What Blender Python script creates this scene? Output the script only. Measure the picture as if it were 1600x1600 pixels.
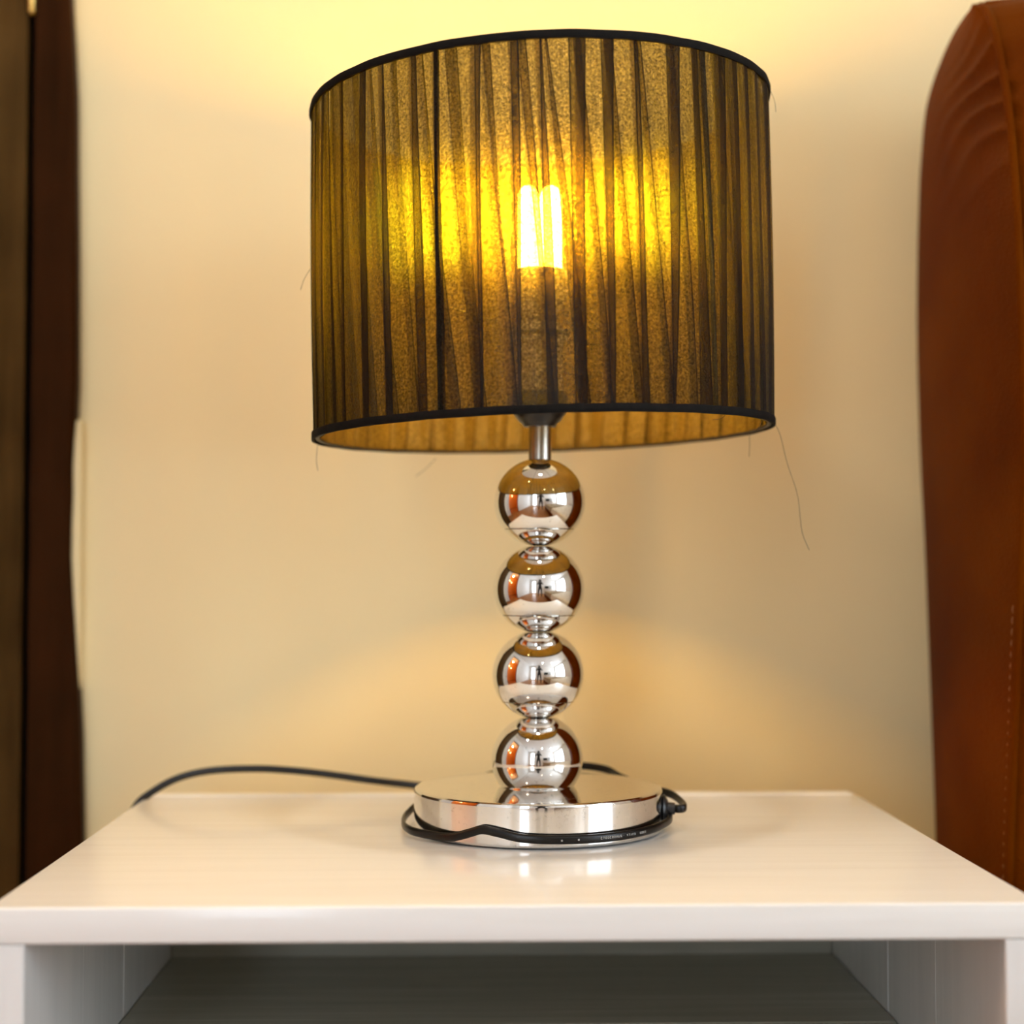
import bpy, bmesh, math, random
from mathutils import Vector, Matrix

# ------------------------------------------------------------------ scene, camera, world, light
SC = bpy.context.scene
COL = SC.collection
for o in list(bpy.data.objects):
    bpy.data.objects.remove(o, do_unlink=True)
rnd = random.Random(7)
H = 0.55                                   # height of the bedside table's top above the floor

cam_d = bpy.data.cameras.new('camera')
cam = bpy.data.objects.new('camera', cam_d)
COL.objects.link(cam)
cam.location = (-0.0466, -1.0997, H + 0.178)
cam.rotation_euler = (math.pi / 2 + 0.037, 0, -0.0249)
cam_d.sensor_width = 36.0
cam_d.lens = 36.0 * 2474.0 / 1600.0
cam_d.clip_start = 0.02
cam_d.dof.use_dof = True
cam_d.dof.focus_distance = 1.005
cam_d.dof.aperture_fstop = 3.4
SC.camera = cam

SC.view_settings.view_transform = 'Standard'
SC.view_settings.look = 'None'
SC.view_settings.gamma = 1.0
SC.view_settings.exposure = 0.0
SC.view_settings.use_curve_mapping = False
SC.cycles.use_denoising = True
SC.cycles.max_bounces = 14
SC.cycles.diffuse_bounces = 6
SC.cycles.glossy_bounces = 6
SC.cycles.transmission_bounces = 10
SC.cycles.transparent_max_bounces = 40
SC.cycles.sample_clamp_indirect = 4.0
SC.cycles.caustics_refractive = False
SC.cycles.caustics_reflective = False

world = bpy.data.worlds.new('overcast_sky')
SC.world = world
world.use_nodes = True
bg = world.node_tree.nodes['Background']
bg.inputs['Color'].default_value = (0.79, 0.89, 1.0, 1)
bg.inputs['Strength'].default_value = 9.8

# room extents
XL, XR, YB, YF, ZC = -1.70, 3.10, 0.302, -3.60, 2.45
WIN_R = (-3.35, -1.25, 0.10, 2.25)        # right wall window: y0, y1, z0, z1
WIN_F = (-1.25, -0.62, 0.06, 2.15)        # tall window in the wall behind the camera: x0, x1, z0, z1
DOOR_L = (-1.05, -0.12, 0.0, 2.05)        # doorway in the left wall: y0, y1, z0, z1


def portal(name, loc, rot, sx, sy):       # lets the sky sample efficiently through a window opening
    d = bpy.data.lights.new(name, 'AREA')
    d.shape = 'RECTANGLE'
    d.size, d.size_y = sx, sy
    d.cycles.is_portal = True
    o = bpy.data.objects.new(name, d)
    o.location, o.rotation_euler = loc, rot
    COL.objects.link(o)


portal('window_light', (XR + 0.11, (WIN_R[0] + WIN_R[1]) / 2, (WIN_R[2] + WIN_R[3]) / 2), (0, math.pi / 2, 0),
       WIN_R[3] - WIN_R[2], WIN_R[1] - WIN_R[0])
portal('tall_window_light', ((WIN_F[0] + WIN_F[1]) / 2, YF - 0.13, (WIN_F[2] + WIN_F[3]) / 2), (math.pi / 2, 0, 0),
       WIN_F[1] - WIN_F[0], WIN_F[3] - WIN_F[2])


# ------------------------------------------------------------------ node helpers and materials
class NT:
    def __init__(s, name):
        s.m = bpy.data.materials.new(name)
        s.m.use_nodes = True
        s.t = s.m.node_tree
        s.t.nodes.clear()
        s.out = s.n('ShaderNodeOutputMaterial')

    def n(s, typ, **kw):
        nd = s.t.nodes.new(typ)
        for k, v in kw.items():
            if k[:2] == 'i_':
                nd.inputs[k[2:].replace('_', ' ')].default_value = v
            else:
                setattr(nd, k, v)
        return nd

    def l(s, a, b):
        s.t.links.new(a, b)

    def coords(s, kind='Object', scale=(1, 1, 1)):
        tc = s.n('ShaderNodeTexCoord')
        mp = s.n('ShaderNodeMapping')
        mp.inputs['Scale'].default_value = scale
        s.l(tc.outputs[kind], mp.inputs['Vector'])
        return mp.outputs['Vector']

    def noise(s, vec, scale, detail=3.0, rough=0.5):
        nd = s.n('ShaderNodeTexNoise')
        nd.inputs['Scale'].default_value = scale
        nd.inputs['Detail'].default_value = detail
        nd.inputs['Roughness'].default_value = rough
        s.l(vec, nd.inputs['Vector'])
        return nd.outputs['Fac']

    def ramp(s, fac, stops):
        r = s.n('ShaderNodeValToRGB')
        el = r.color_ramp.elements
        while len(el) > 1:
            el.remove(el[-1])
        el[0].position, el[0].color = stops[0][0], stops[0][1]
        for p, c in stops[1:]:
            e = el.new(p)
            e.color = c
        s.l(fac, r.inputs['Fac'])
        return r.outputs['Color']

    def bump(s, h, strength, dist):
        b = s.n('ShaderNodeBump')
        b.inputs['Strength'].default_value = strength
        b.inputs['Distance'].default_value = dist
        s.l(h, b.inputs['Height'])
        return b.outputs['Normal']

    def math(s, op, a, b):
        nd = s.n('ShaderNodeMath', operation=op)
        for i, v in enumerate((a, b)):
            if isinstance(v, (int, float)):
                nd.inputs[i].default_value = v
            else:
                s.l(v, nd.inputs[i])
        return nd.outputs[0]

    def pbr(s, color=None, rough=0.5, metal=0.0, normal=None, coat=0.0, coat_rough=0.1, spec=0.5, tint=None):
        p = s.n('ShaderNodeBsdfPrincipled')
        if color is not None:
            if isinstance(color, tuple):
                p.inputs['Base Color'].default_value = color
            else:
                s.l(color, p.inputs['Base Color'])
        if isinstance(rough, (int, float)):
            p.inputs['Roughness'].default_value = rough
        else:
            s.l(rough, p.inputs['Roughness'])
        p.inputs['Metallic'].default_value = metal
        p.inputs['Coat Weight'].default_value = coat
        if tint:
            p.inputs['Specular Tint'].default_value = C4(*tint)
        p.inputs['Coat Roughness'].default_value = coat_rough
        p.inputs['Specular IOR Level'].default_value = spec
        if normal is not None:
            s.l(normal, p.inputs['Normal'])
        s.l(p.outputs[0], s.out.inputs['Surface'])
        return p


def C4(r, g, b):
    return (r, g, b, 1.0)


def mat_plain(name, c, rough=0.5, metal=0.0, var=0.12, scale=30, spec=0.5):
    t = NT(name)
    f = t.noise(t.coords(), scale, 4)
    lo = C4(*[v * (1 - var) for v in c])
    hi = C4(*[min(1, v * (1 + var)) for v in c])
    t.pbr(t.ramp(f, [(0.3, lo), (0.7, hi)]), rough, metal, spec=spec)
    return t.m


def mat_wall(name, lo, hi):
    t = NT(name)
    v = t.coords()
    f = t.noise(v, 2.2, 4)
    col = t.ramp(f, [(0.3, C4(*lo)), (0.7, C4(*hi))])
    t.pbr(col, 0.62, normal=t.bump(t.noise(v, 60, 5), 0.12, 0.004), spec=0.3)
    return t.m


def mat_white_paint():
    t = NT('white_gloss_paint')
    v = t.coords(scale=(1.5, 26, 26))          # brush streaks along the boards
    f = t.noise(v, 3.0, 6, 0.6)
    col = t.ramp(f, [(0.3, C4(0.82, 0.80, 0.75)), (0.55, C4(0.87, 0.855, 0.81)), (0.75, C4(0.88, 0.865, 0.825))])
    t.pbr(col, 0.42, normal=t.bump(f, 0.10, 0.002), coat=0.55, coat_rough=0.13)
    return t.m


def mat_white_paint_upright():
    t = NT('white_paint_upright_grain')
    v = t.coords(scale=(26, 26, 1.8))
    f = t.noise(v, 3.0, 6, 0.6)
    col = t.ramp(f, [(0.3, C4(0.76, 0.755, 0.73)), (0.6, C4(0.83, 0.82, 0.79))])
    t.pbr(col, 0.42, normal=t.bump(f, 0.25, 0.002), coat=0.4, coat_rough=0.2)
    return t.m


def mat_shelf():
    t = NT('shade_grey_shelf')  # white boards greyed: the shade inside the cubby is put into the colour
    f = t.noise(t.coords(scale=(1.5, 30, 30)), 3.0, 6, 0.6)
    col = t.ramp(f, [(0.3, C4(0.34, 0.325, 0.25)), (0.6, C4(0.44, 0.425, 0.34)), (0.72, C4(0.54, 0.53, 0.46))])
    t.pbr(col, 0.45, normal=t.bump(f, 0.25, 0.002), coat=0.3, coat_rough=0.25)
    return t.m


def mat_chrome(name, base, rough, haze):
    t = NT(name)
    v = t.coords()
    spots = t.noise(v, 260, 3, 0.7)            # dust and pitting in the plating
    big = t.noise(v, 22, 3)
    r = t.ramp(t.math('MULTIPLY', spots, big), [(0.30, C4(rough, rough, rough)), (0.46, C4(haze, haze, haze))])
    col = t.ramp(spots, [(0.28, C4(*[b * 0.72 for b in base])), (0.40, C4(*base))])
    t.pbr(col, r, 1.0)
    return t.m


def mat_wood(name, dark, light, rough=0.38, axis=2, coat=0.2):
    t = NT(name)
    sc = [42, 42, 42]
    sc[axis] = 2.6
    v = t.coords(scale=tuple(sc))
    f = t.noise(v, 1.0, 7, 0.62)
    g = t.noise(t.coords(scale=(6, 6, 6)), 3.0, 3)
    col = t.ramp(t.math('ADD', t.math('MULTIPLY', f, 0.7), t.math('MULTIPLY', g, 0.3)),
                 [(0.32, C4(*dark)), (0.66, C4(*light))])
    t.pbr(col, rough, normal=t.bump(f, 0.35, 0.003), coat=coat, coat_rough=0.3, spec=0.05, tint=(1.0, 0.6, 0.3))
    return t.m


def mat_leather():
    t = NT('brown_leather')
    v = t.coords()
    f = t.noise(v, 7, 4)
    col = t.ramp(f, [(0.3, C4(0.078, 0.0125, 0.0003)), (0.7, C4(0.128, 0.029, 0.0006))])
    vo = t.n('ShaderNodeTexVoronoi')
    vo.inputs['Scale'].default_value = 420
    t.l(v, vo.inputs['Vector'])
    h = t.math('ADD', vo.outputs['Distance'], t.math('MULTIPLY', t.noise(v, 16, 4), 1.5))
    t.pbr(col, 0.55, normal=t.bump(h, 0.22, 0.002), spec=0.03, tint=(1.0, 0.5, 0.12))
    return t.m


def mat_emit(name, c, strength):
    t = NT(name)
    e = t.n('ShaderNodeEmission')
    e.inputs['Color'].default_value = C4(*c)
    e.inputs['Strength'].default_value = strength
    t.l(e.outputs[0], t.out.inputs['Surface'])
    return t.m


def mat_glass():
    t = NT('window_glass')
    a = t.n('ShaderNodeBsdfTransparent')
    b = t.n('ShaderNodeBsdfGlossy')
    b.inputs['Roughness'].default_value = 0.02
    mx = t.n('ShaderNodeMixShader')
    mx.inputs[0].default_value = 0.06
    t.l(a.outputs[0], mx.inputs[1])
    t.l(b.outputs[0], mx.inputs[2])
    t.l(mx.outputs[0], t.out.inputs['Surface'])
    return t.m


def mat_organza(name, see, sc_col, dark, ior=1.7, lining=False):
    """sheer pleated ribbon: partly see-through, partly scattering sideways off its vertical threads"""
    t = NT(name)
    uv = t.n('ShaderNodeUVMap')
    uv.uv_map = 'UVMap'
    ob = t.coords()
    mp = t.n('ShaderNodeMapping')
    mp.inputs['Scale'].default_value = (44, 2.2, 1)
    t.l(uv.outputs[0], mp.inputs['Vector'])
    threads = t.noise(mp.outputs[0], 3.0, 5, 0.65)            # upright threads
    specks = t.noise(ob, 620, 2, 0.7)                         # glittering weave
    patch = t.noise(t.coords(scale=(1, 1, 0.55)), 26, 3)
    # selvedge: the ribbon's two edges are hemmed and denser
    sx = t.n('ShaderNodeSeparateXYZ')
    t.l(uv.outputs[0], sx.inputs[0])
    edge = t.math('ABSOLUTE', t.math('SUBTRACT', sx.outputs[0], 0.5), 0)
    hem = t.ramp(edge, [(0.455, C4(1, 1, 1)), (0.485, C4(0.13, 0.10, 0.08))])
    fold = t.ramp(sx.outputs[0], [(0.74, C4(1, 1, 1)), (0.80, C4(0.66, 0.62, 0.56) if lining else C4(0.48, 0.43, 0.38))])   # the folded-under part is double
    weave = t.ramp(t.math('ADD', t.math('MULTIPLY', threads, 0.42), t.math('MULTIPLY', specks, 0.58)),
                   [(0.38, C4(0.30, 0.30, 0.30)), (0.50, C4(0.80, 0.80, 0.80)), (0.62, C4(1.25, 1.25, 1.25))])
    hemf = t.n('ShaderNodeMix', data_type='RGBA', blend_type='MULTIPLY')
    hemf.inputs[0].default_value = 1.0
    t.l(hem, hemf.inputs[6])
    t.l(fold, hemf.inputs[7])
    dens = t.n('ShaderNodeMix', data_type='RGBA', blend_type='MULTIPLY')
    dens.inputs[0].default_value = 1.0
    t.l(hemf.outputs[2], dens.inputs[6])
    t.l(weave, dens.inputs[7])

    def mul(c):
        m = t.n('ShaderNodeMix', data_type='RGBA', blend_type='MULTIPLY')
        m.inputs[0].default_value = 1.0
        t.l(dens.outputs[2], m.inputs[6])
        if isinstance(c, tuple):
            m.inputs[7].default_value = C4(*c)
        else:
            t.l(c, m.inputs[7])
        return m.outputs[2]
    wob = t.math('ADD', threads, t.math('MULTIPLY', specks, 0.35))
    nrm = t.bump(wob, 0.5, 0.004)
    tr = t.n('ShaderNodeBsdfTransparent')
    lw = t.n('ShaderNodeLayerWeight')           # seen edge-on, more threads stand in the way
    lw.inputs['Blend'].default_value = 0.5
    thin = t.n('ShaderNodeMix', data_type='RGBA', blend_type='MULTIPLY')
    thin.inputs[0].default_value = 1.0
    t.l(mul(see), thin.inputs[6])
    t.l(t.ramp(lw.outputs['Facing'], [(0.0, C4(1, 1, 1)), (0.35, C4(0.7, 0.7, 0.7)), (0.9, C4(0.1, 0.1, 0.1))]), thin.inputs[7])
    t.l(thin.outputs[2], tr.inputs[0])
    # the fine upright ribs of the cloth throw light sideways: refraction about normals turned left and right
    geo = t.n('ShaderNodeNewGeometry')

    def vm(op, a_, b_=None, scale=None):
        nd_ = t.n('ShaderNodeVectorMath', operation=op)
        for k_, v_ in enumerate((a_, b_)):
            if v_ is None:
                continue
            if isinstance(v_, tuple):
                nd_.inputs[k_].default_value = v_
            else:
                t.l(v_, nd_.inputs[k_])
        if scale is not None:
            nd_.inputs['Scale'].default_value = scale
        return nd_.outputs[0]
    tang = vm('NORMALIZE', vm('CROSS_PRODUCT', (0.0, 0.0, 1.0), geo.outputs['Normal']))
    rib_col = mul(t.ramp(patch, [(0.36, C4(*sc_col[0])), (0.64, C4(*sc_col[1]))]))
    ribs = None
    for n_, k_ in enumerate((-1.6, 1.6, -0.65, 0.65)):
        rf = t.n('ShaderNodeBsdfRefraction')
        rf.inputs['Roughness'].default_value = 0.44
        rf.inputs['IOR'].default_value = ior
        t.l(vm('NORMALIZE', vm('ADD', geo.outputs['Normal'], vm('SCALE', tang, scale=k_))), rf.inputs['Normal'])
        t.l(rib_col, rf.inputs[0])
        if ribs is None:
            ribs = rf.outputs[0]
        else:
            ms = t.n('ShaderNodeMixShader')
            ms.inputs[0].default_value = 1.0 / (n_ + 1)
            t.l(ribs, ms.inputs[1])
            t.l(rf.outputs[0], ms.inputs[2])
            ribs = ms.outputs[0]
    rn = t.n('ShaderNodeBsdfRefraction')        # near-forward haze of the weave
    rn.inputs['Roughness'].default_value = 0.72
    rn.inputs['IOR'].default_value = 1.45
    t.l(mul((0.92, 0.78, 0.11)), rn.inputs[0])
    tl = t.n('ShaderNodeBsdfTranslucent')
    t.l(mul(dark[0]), tl.inputs[0])
    df = t.n('ShaderNodeBsdfPrincipled')
    if lining:
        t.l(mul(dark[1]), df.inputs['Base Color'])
    else:
        df.inputs['Base Color'].default_value = C4(*dark[1])
    df.inputs['Roughness'].default_value = 0.36
    df.inputs['Specular IOR Level'].default_value = 0.55
    df.inputs['Anisotropic'].default_value = 0.6
    t.l(nrm, df.inputs['Normal'])

    def mix(f, a, b):
        m = t.n('ShaderNodeMixShader')
        m.inputs[0].default_value = f
        t.l(a, m.inputs[1])
        t.l(b, m.inputs[2])
        return m.outputs[0]
    a = mix(0.042, tr.outputs[0], ribs)
    a = mix(0.062, a, rn.outputs[0])
    b = mix(0.62, tl.outputs[0], df.outputs[0])
    t.l(mix(0.35, a, b), t.out.inputs['Surface'])
    return t.m


M = {}
M['wall'] = mat_wall('cream_wall_paint', (0.80, 0.665, 0.375), (0.84, 0.705, 0.41))
M['wall_white'] = mat_wall('white_wall_paint', (0.80, 0.785, 0.76), (0.84, 0.825, 0.80))
M['ceiling'] = mat_plain('white_ceiling', (0.84, 0.83, 0.80), 0.8, 0, 0.02)
M['floor'] = mat_wood('orange_wood_floor', (0.20, 0.075, 0.02), (0.40, 0.17, 0.05), 0.3, 1, 0.3)
M['orange_wall'] = mat_plain('orange_hall_paint', (0.75, 0.30, 0.05), 0.6, 0, 0.05, 3)
M['white'] = mat_white_paint()
M['white_up'] = mat_white_paint_upright()
M['shelf'] = mat_shelf()
M['chrome'] = mat_chrome('polished_chrome', (0.80, 0.79, 0.77), 0.012, 0.10)
M['chrome_base'] = mat_chrome('worn_chrome', (0.80, 0.78, 0.75), 0.055, 0.26)
M['nickel'] = mat_plain('brushed_nickel', (0.42, 0.40, 0.35), 0.26, 1.0, 0.15, 120)
M['black'] = mat_plain('black_plastic', (0.012, 0.011, 0.011), 0.28, 0, 0.2)
M['cord'] = mat_plain('black_flex', (0.006, 0.005, 0.004), 0.28, 0, 0.25, 90, spec=0.28)
M['print'] = mat_plain('grey_cord_print', (0.34, 0.33, 0.31), 0.5)
M['ballast'] = mat_plain('white_plastic', (0.80, 0.78, 0.72), 0.35)
M['trim'] = mat_plain('black_binding', (0.005, 0.004, 0.003), 0.8, 0, 0.3, 300, spec=0.15)
M['gap'] = mat_plain('gap_shade_black', (0.004, 0.003, 0.002), 0.95, 0, 0.1, spec=0.02)
M['wire'] = mat_plain('dark_wire', (0.012, 0.010, 0.008), 0.5, 0, 0.2)
M['bulb'] = mat_emit('fluorescent_glow', (1.0, 0.54, 0.055), 372.0)
M['organza'] = mat_organza('black_organza_ribbon', (0.92, 0.86, 0.62), ((0.86, 0.74, 0.10), (0.52, 0.88, 0.08)),
                           ((0.18, 0.165, 0.036), (0.011, 0.009, 0.006)))
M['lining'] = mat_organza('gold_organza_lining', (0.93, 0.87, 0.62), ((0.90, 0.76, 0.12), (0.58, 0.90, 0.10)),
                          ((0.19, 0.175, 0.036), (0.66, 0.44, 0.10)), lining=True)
M['thread'] = mat_plain('loose_thread', (0.03, 0.022, 0.012), 0.6)
M['door'] = mat_wood('dark_brown_wood', (0.026, 0.013, 0.0035), (0.085, 0.046, 0.013), 0.5, 2, 0.0)
M['casing'] = mat_wood('dark_red_wood', (0.014, 0.005, 0.0015), (0.034, 0.011, 0.003), 0.45, 2, 0.0)
M['brass'] = mat_plain('brass', (0.72, 0.48, 0.14), 0.3, 1.0, 0.1, 80)
M['leather'] = mat_leather()
M['stitch'] = mat_plain('brown_stitching', (0.26, 0.10, 0.025), 0.6)
M['glass'] = mat_glass()
M['linen'] = mat_plain('cream_linen', (0.70, 0.62, 0.48), 0.8, 0, 0.1, 12)
M['blanket'] = mat_plain('striped_blanket', (0.32, 0.24, 0.14), 0.85, 0, 0.3, 6)
M['curtain'] = mat_plain('white_curtain', (0.82, 0.82, 0.80), 0.8)
M['cloth_dark'] = mat_plain('dark_clothes', (0.020, 0.018, 0.020), 0.8)
M['skin'] = mat_plain('skin', (0.50, 0.28, 0.18), 0.5)
M['hair'] = mat_plain('dark_hair', (0.030, 0.015, 0.008), 0.5)
M['screen'] = mat_plain('dark_screen', (0.010, 0.010, 0.012), 0.15)
M['picture'] = mat_plain('grey_picture', (0.45, 0.45, 0.44), 0.5, 0, 0.3, 8)
M['downlight'] = mat_emit('warm_lamp', (1.0, 0.70, 0.36), 25.0)


# ------------------------------------------------------------------ mesh helpers
def obj(name, bm, mat, parent=None, smooth=False, loc=None):
    me = bpy.data.meshes.new(name)
    bmesh.ops.recalc_face_normals(bm, faces=bm.faces)
    bm.to_mesh(me)
    bm.free()
    if smooth:
        for p in me.polygons:
            p.use_smooth = True
    me.materials.append(mat)
    o = bpy.data.objects.new(name, me)
    COL.objects.link(o)
    if parent is not None:
        o.parent = parent
    if loc is not None:
        o.location = loc
    return o


def soften(o, angle=0.6):
    me = o.data
    for p in me.polygons:
        p.use_smooth = True
    bm = bmesh.new()
    bm.from_mesh(me)
    for e in bm.edges:
        e.smooth = not (len(e.link_faces) == 2 and e.calc_face_angle(0) > angle)
    bm.to_mesh(me)
    bm.free()
    return o


def thing(name, label, cat, loc=(0, 0, 0), group=None):
    o = bpy.data.objects.new(name, None)
    o.empty_display_size = 0.05
    o.location = loc
    COL.objects.link(o)
    o['label'], o['category'] = label, cat
    if group:
        o['group'] = group
    return o


def tag(o, label, cat, group=None):
    o['label'], o['category'] = label, cat
    if group:
        o['group'] = group
    return o


def struct(o):
    o['kind'] = 'structure'
    return o


def box(bm, x0, x1, y0, y1, z0, z1):
    v = [bm.verts.new(p) for p in ((x0, y0, z0), (x1, y0, z0), (x1, y1, z0), (x0, y1, z0),
                                   (x0, y0, z1), (x1, y0, z1), (x1, y1, z1), (x0, y1, z1))]
    for f in ((0, 3, 2, 1), (4, 5, 6, 7), (0, 1, 5, 4), (1, 2, 6, 5), (2, 3, 7, 6), (3, 0, 4, 7)):
        bm.faces.new([v[i] for i in f])
    return bm


def boxes(*bs, bev=0.0, seg=2):
    bm = bmesh.new()
    for b in bs:
        box(bm, *b)
    if bev:
        bmesh.ops.bevel(bm, geom=list(bm.edges), offset=bev, segments=seg, affect='EDGES', profile=0.6)
    return bm


def lathe(profile, seg=64, offset=(0, 0, 0), lean=0.0, bm=None):
    """profile: (r, z) from bottom to top; r 0 closes the end"""
    bm = bm or bmesh.new()
    rings = []
    for r, z in profile:
        ox, oy = offset[0] + lean * z, offset[1]
        if r < 1e-6:
            rings.append([bm.verts.new((ox, oy, offset[2] + z))])
        else:
            rings.append([bm.verts.new((ox + r * math.cos(2 * math.pi * k / seg), oy + r * math.sin(2 * math.pi * k / seg),
                                        offset[2] + z)) for k in range(seg)])
    for a, b in zip(rings, rings[1:]):
        for k in range(seg):
            j = (k + 1) % seg
            if len(a) == 1 and len(b) > 1:
                bm.faces.new((a[0], b[j], b[k]))
            elif len(b) == 1 and len(a) > 1:
                bm.faces.new((a[k], a[j], b[0]))
            elif len(a) > 1:
                bm.faces.new((a[k], a[j], b[j], b[k]))
    return bm


def smooth_path(pts, n):
    """Catmull-Rom resampling"""
    P = [Vector(p) for p in pts]
    P = [P[0] * 2 - P[1]] + P + [P[-1] * 2 - P[-2]]
    out = []
    for i in range(1, len(P) - 2):
        for k in range(n):
            t = k / n
            a, b, c, d = P[i - 1], P[i], P[i + 1], P[i + 2]
            out.append(0.5 * ((2 * b) + (c - a) * t + (2 * a - 5 * b + 4 * c - d) * t * t + (3 * b - a - 3 * c + d) * t ** 3))
    out.append(P[-2])
    return out


def sweep(path, section, up=Vector((0, 0, 1)), closed=False, bm=None, caps=True):
    """section: list of (side, up) offsets, or function of index returning one"""
    bm = bm or bmesh.new()
    rings = []
    n = len(path)
    for i, p in enumerate(path):
        a = path[(i - 1) % n] if (closed or i > 0) else path[0]
        b = path[(i + 1) % n] if (closed or i < n - 1) else path[-1]
        d = (b - a).normalized()
        u0 = up(i, p) if callable(up) else up
        s = d.cross(u0)
        if s.length < 1e-4:
            s = d.cross(Vector((1, 0, 0.01)))
        s.normalize()
        u = s.cross(d).normalized()
        sec = section(i / (n - 1)) if callable(section) else section
        rings.append([bm.verts.new(p + s * x + u * y) for x, y in sec])
    m = len(rings[0])
    pairs = list(zip(rings, rings[1:])) + ([(rings[-1], rings[0])] if closed else [])
    for a, b in pairs:
        for k in range(m):
            bm.faces.new((a[k], a[(k + 1) % m], b[(k + 1) % m], b[k]))
    if caps and not closed:
        bm.faces.new(rings[0][::-1])
        bm.faces.new(rings[-1])
    return bm


def circ(r, n=10):
    return [(r * math.cos(2 * math.pi * k / n), r * math.sin(2 * math.pi * k / n)) for k in range(n)]


def oval(a, b, n=14):                        # two-core flex: a flattened figure of eight
    o = []
    for k in range(n):
        t = 2 * math.pi * k / n
        c, s = math.cos(t), math.sin(t)
        w = a * (1.0 - 0.18 * math.exp(-(s * 2.6) ** 2))
        o.append((w * c, b * s))
    return o


# ------------------------------------------------------------------ the room
bm = boxes((XL - 0.12, XR + 0.12, YB, YB + 0.12, 0, ZC))
struct(obj('wall_back', bm, M['wall']))
y0, y1, z0, z1 = DOOR_L
struct(obj('wall_left', boxes((XL - 0.1, XL, YF, y0, 0, ZC), (XL - 0.1, XL, y1, YB, 0, ZC), (XL - 0.1, XL, y0, y1, z1, ZC)), M['wall_white']))
y0, y1, z0, z1 = WIN_R
struct(obj('wall_right', boxes((XR, XR + 0.12, YF, y0, 0, ZC), (XR, XR + 0.12, y1, YB, 0, ZC),
                               (XR, XR + 0.12, y0, y1, 0, z0), (XR, XR + 0.12, y0, y1, z1, ZC)), M['wall_white']))
x0, x1, z0, z1 = WIN_F
struct(obj('wall_front', boxes((XL - 0.1, x0, YF - 0.12, YF, 0, ZC), (x1, XR + 0.12, YF - 0.12, YF, 0, ZC),
                               (x0, x1, YF - 0.12, YF, z1, ZC), (x0, x1, YF - 0.12, YF, 0, z0)), M['wall_white']))
struct(obj('floor', boxes((-3.4, XR + 0.12, YF - 0.12, YB + 0.12, -0.08, 0)), M['floor']))
struct(obj('ceiling', boxes((-3.4, XR + 0.12, YF - 0.12, YB + 0.12, ZC, ZC + 0.08)), M['ceiling']))
# the warm hall seen through the left doorway (in the chrome's reflections)
struct(obj('wall_hall', boxes((-3.4, -3.3, -2.0, 0.9, 0, ZC), (-3.3, XL - 0.1, -2.1, -2.0, 0, ZC), (-3.3, XL - 0.1, YB, YB + 0.1, 0, ZC)),
           M['orange_wall']))
bm = boxes((XL - 0.11, XL + 0.02, DOOR_L[0] - 0.09, DOOR_L[0], 0, DOOR_L[3] + 0.09),
           (XL - 0.11, XL + 0.02, DOOR_L[1], DOOR_L[1] + 0.09, 0, DOOR_L[3] + 0.09),
           (XL - 0.11, XL + 0.02, DOOR_L[0], DOOR_L[1], DOOR_L[3], DOOR_L[3] + 0.09), bev=0.004)
struct(obj('trim_2', bm, M['curtain']))

# window_1 in the right wall, window_2 a glazed balcony door behind the camera
y0, y1, z0, z1 = WIN_R
ym = (y0 + y1) / 2
w = struct(obj('window_1', boxes((XR + 0.02, XR + 0.08, y0, y0 + 0.06, z0, z1), (XR + 0.02, XR + 0.08, y1 - 0.06, y1, z0, z1),
                                 (XR + 0.02, XR + 0.08, y0, y1, z0, z0 + 0.06), (XR + 0.02, XR + 0.08, y0, y1, z1 - 0.06, z1),
                                 (XR + 0.02, XR + 0.08, ym - 0.04, ym + 0.04, z0, z1), bev=0.004), M['curtain']))
for a, b in ((y0 + 0.05, ym - 0.03), (ym + 0.03, y1 - 0.05)):
    obj('pane', boxes((XR + 0.045, XR + 0.051, a, b, z0 + 0.05, z1 - 0.05)), M['glass'], w)
x0, x1, z0, z1 = WIN_F
w = struct(obj('window_2', boxes((x0, x0 + 0.06, YF - 0.08, YF - 0.02, z0, z1), (x1 - 0.06, x1, YF - 0.08, YF - 0.02, z0, z1),
                                 (x0, x1, YF - 0.08, YF - 0.02, z0, z0 + 0.07), (x0, x1, YF - 0.08, YF - 0.02, z1 - 0.06, z1), bev=0.004), M['curtain']))
obj('pane', boxes((x0 + 0.05, x1 - 0.05, YF - 0.053, YF - 0.047, z0 + 0.06, z1 - 0.05)), M['glass'], w)

# ------------------------------------------------------------------ dark door and casing at the left of the lamp wall
yc = 0.285                                   # front face of the casing


def board_with_edge(edge, xin, yf, yb, z_lo, z_hi, wander):
    """upright board whose right edge follows the (z, x) list"""
    bm = bmesh.new()
    zs = sorted(edge)
    rows = []
    for i, (z, x) in enumerate(zs):
        xl = xin + wander * math.sin(i * 1.7)
        rows.append([bm.verts.new((xl, yf, z)), bm.verts.new((x - 0.004, yf, z)), bm.verts.new((x, yf + 0.004, z)),
                     bm.verts.new((x, yb, z)), bm.verts.new((xl, yb, z))])
    for a, b in zip(rows, rows[1:]):
        for k in range(5):
            bm.faces.new((a[k], a[(k + 1) % 5], b[(k + 1) % 5], b[k]))
    bm.faces.new(rows[0][::-1])
    bm.faces.new(rows[-1])
    return bm


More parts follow.
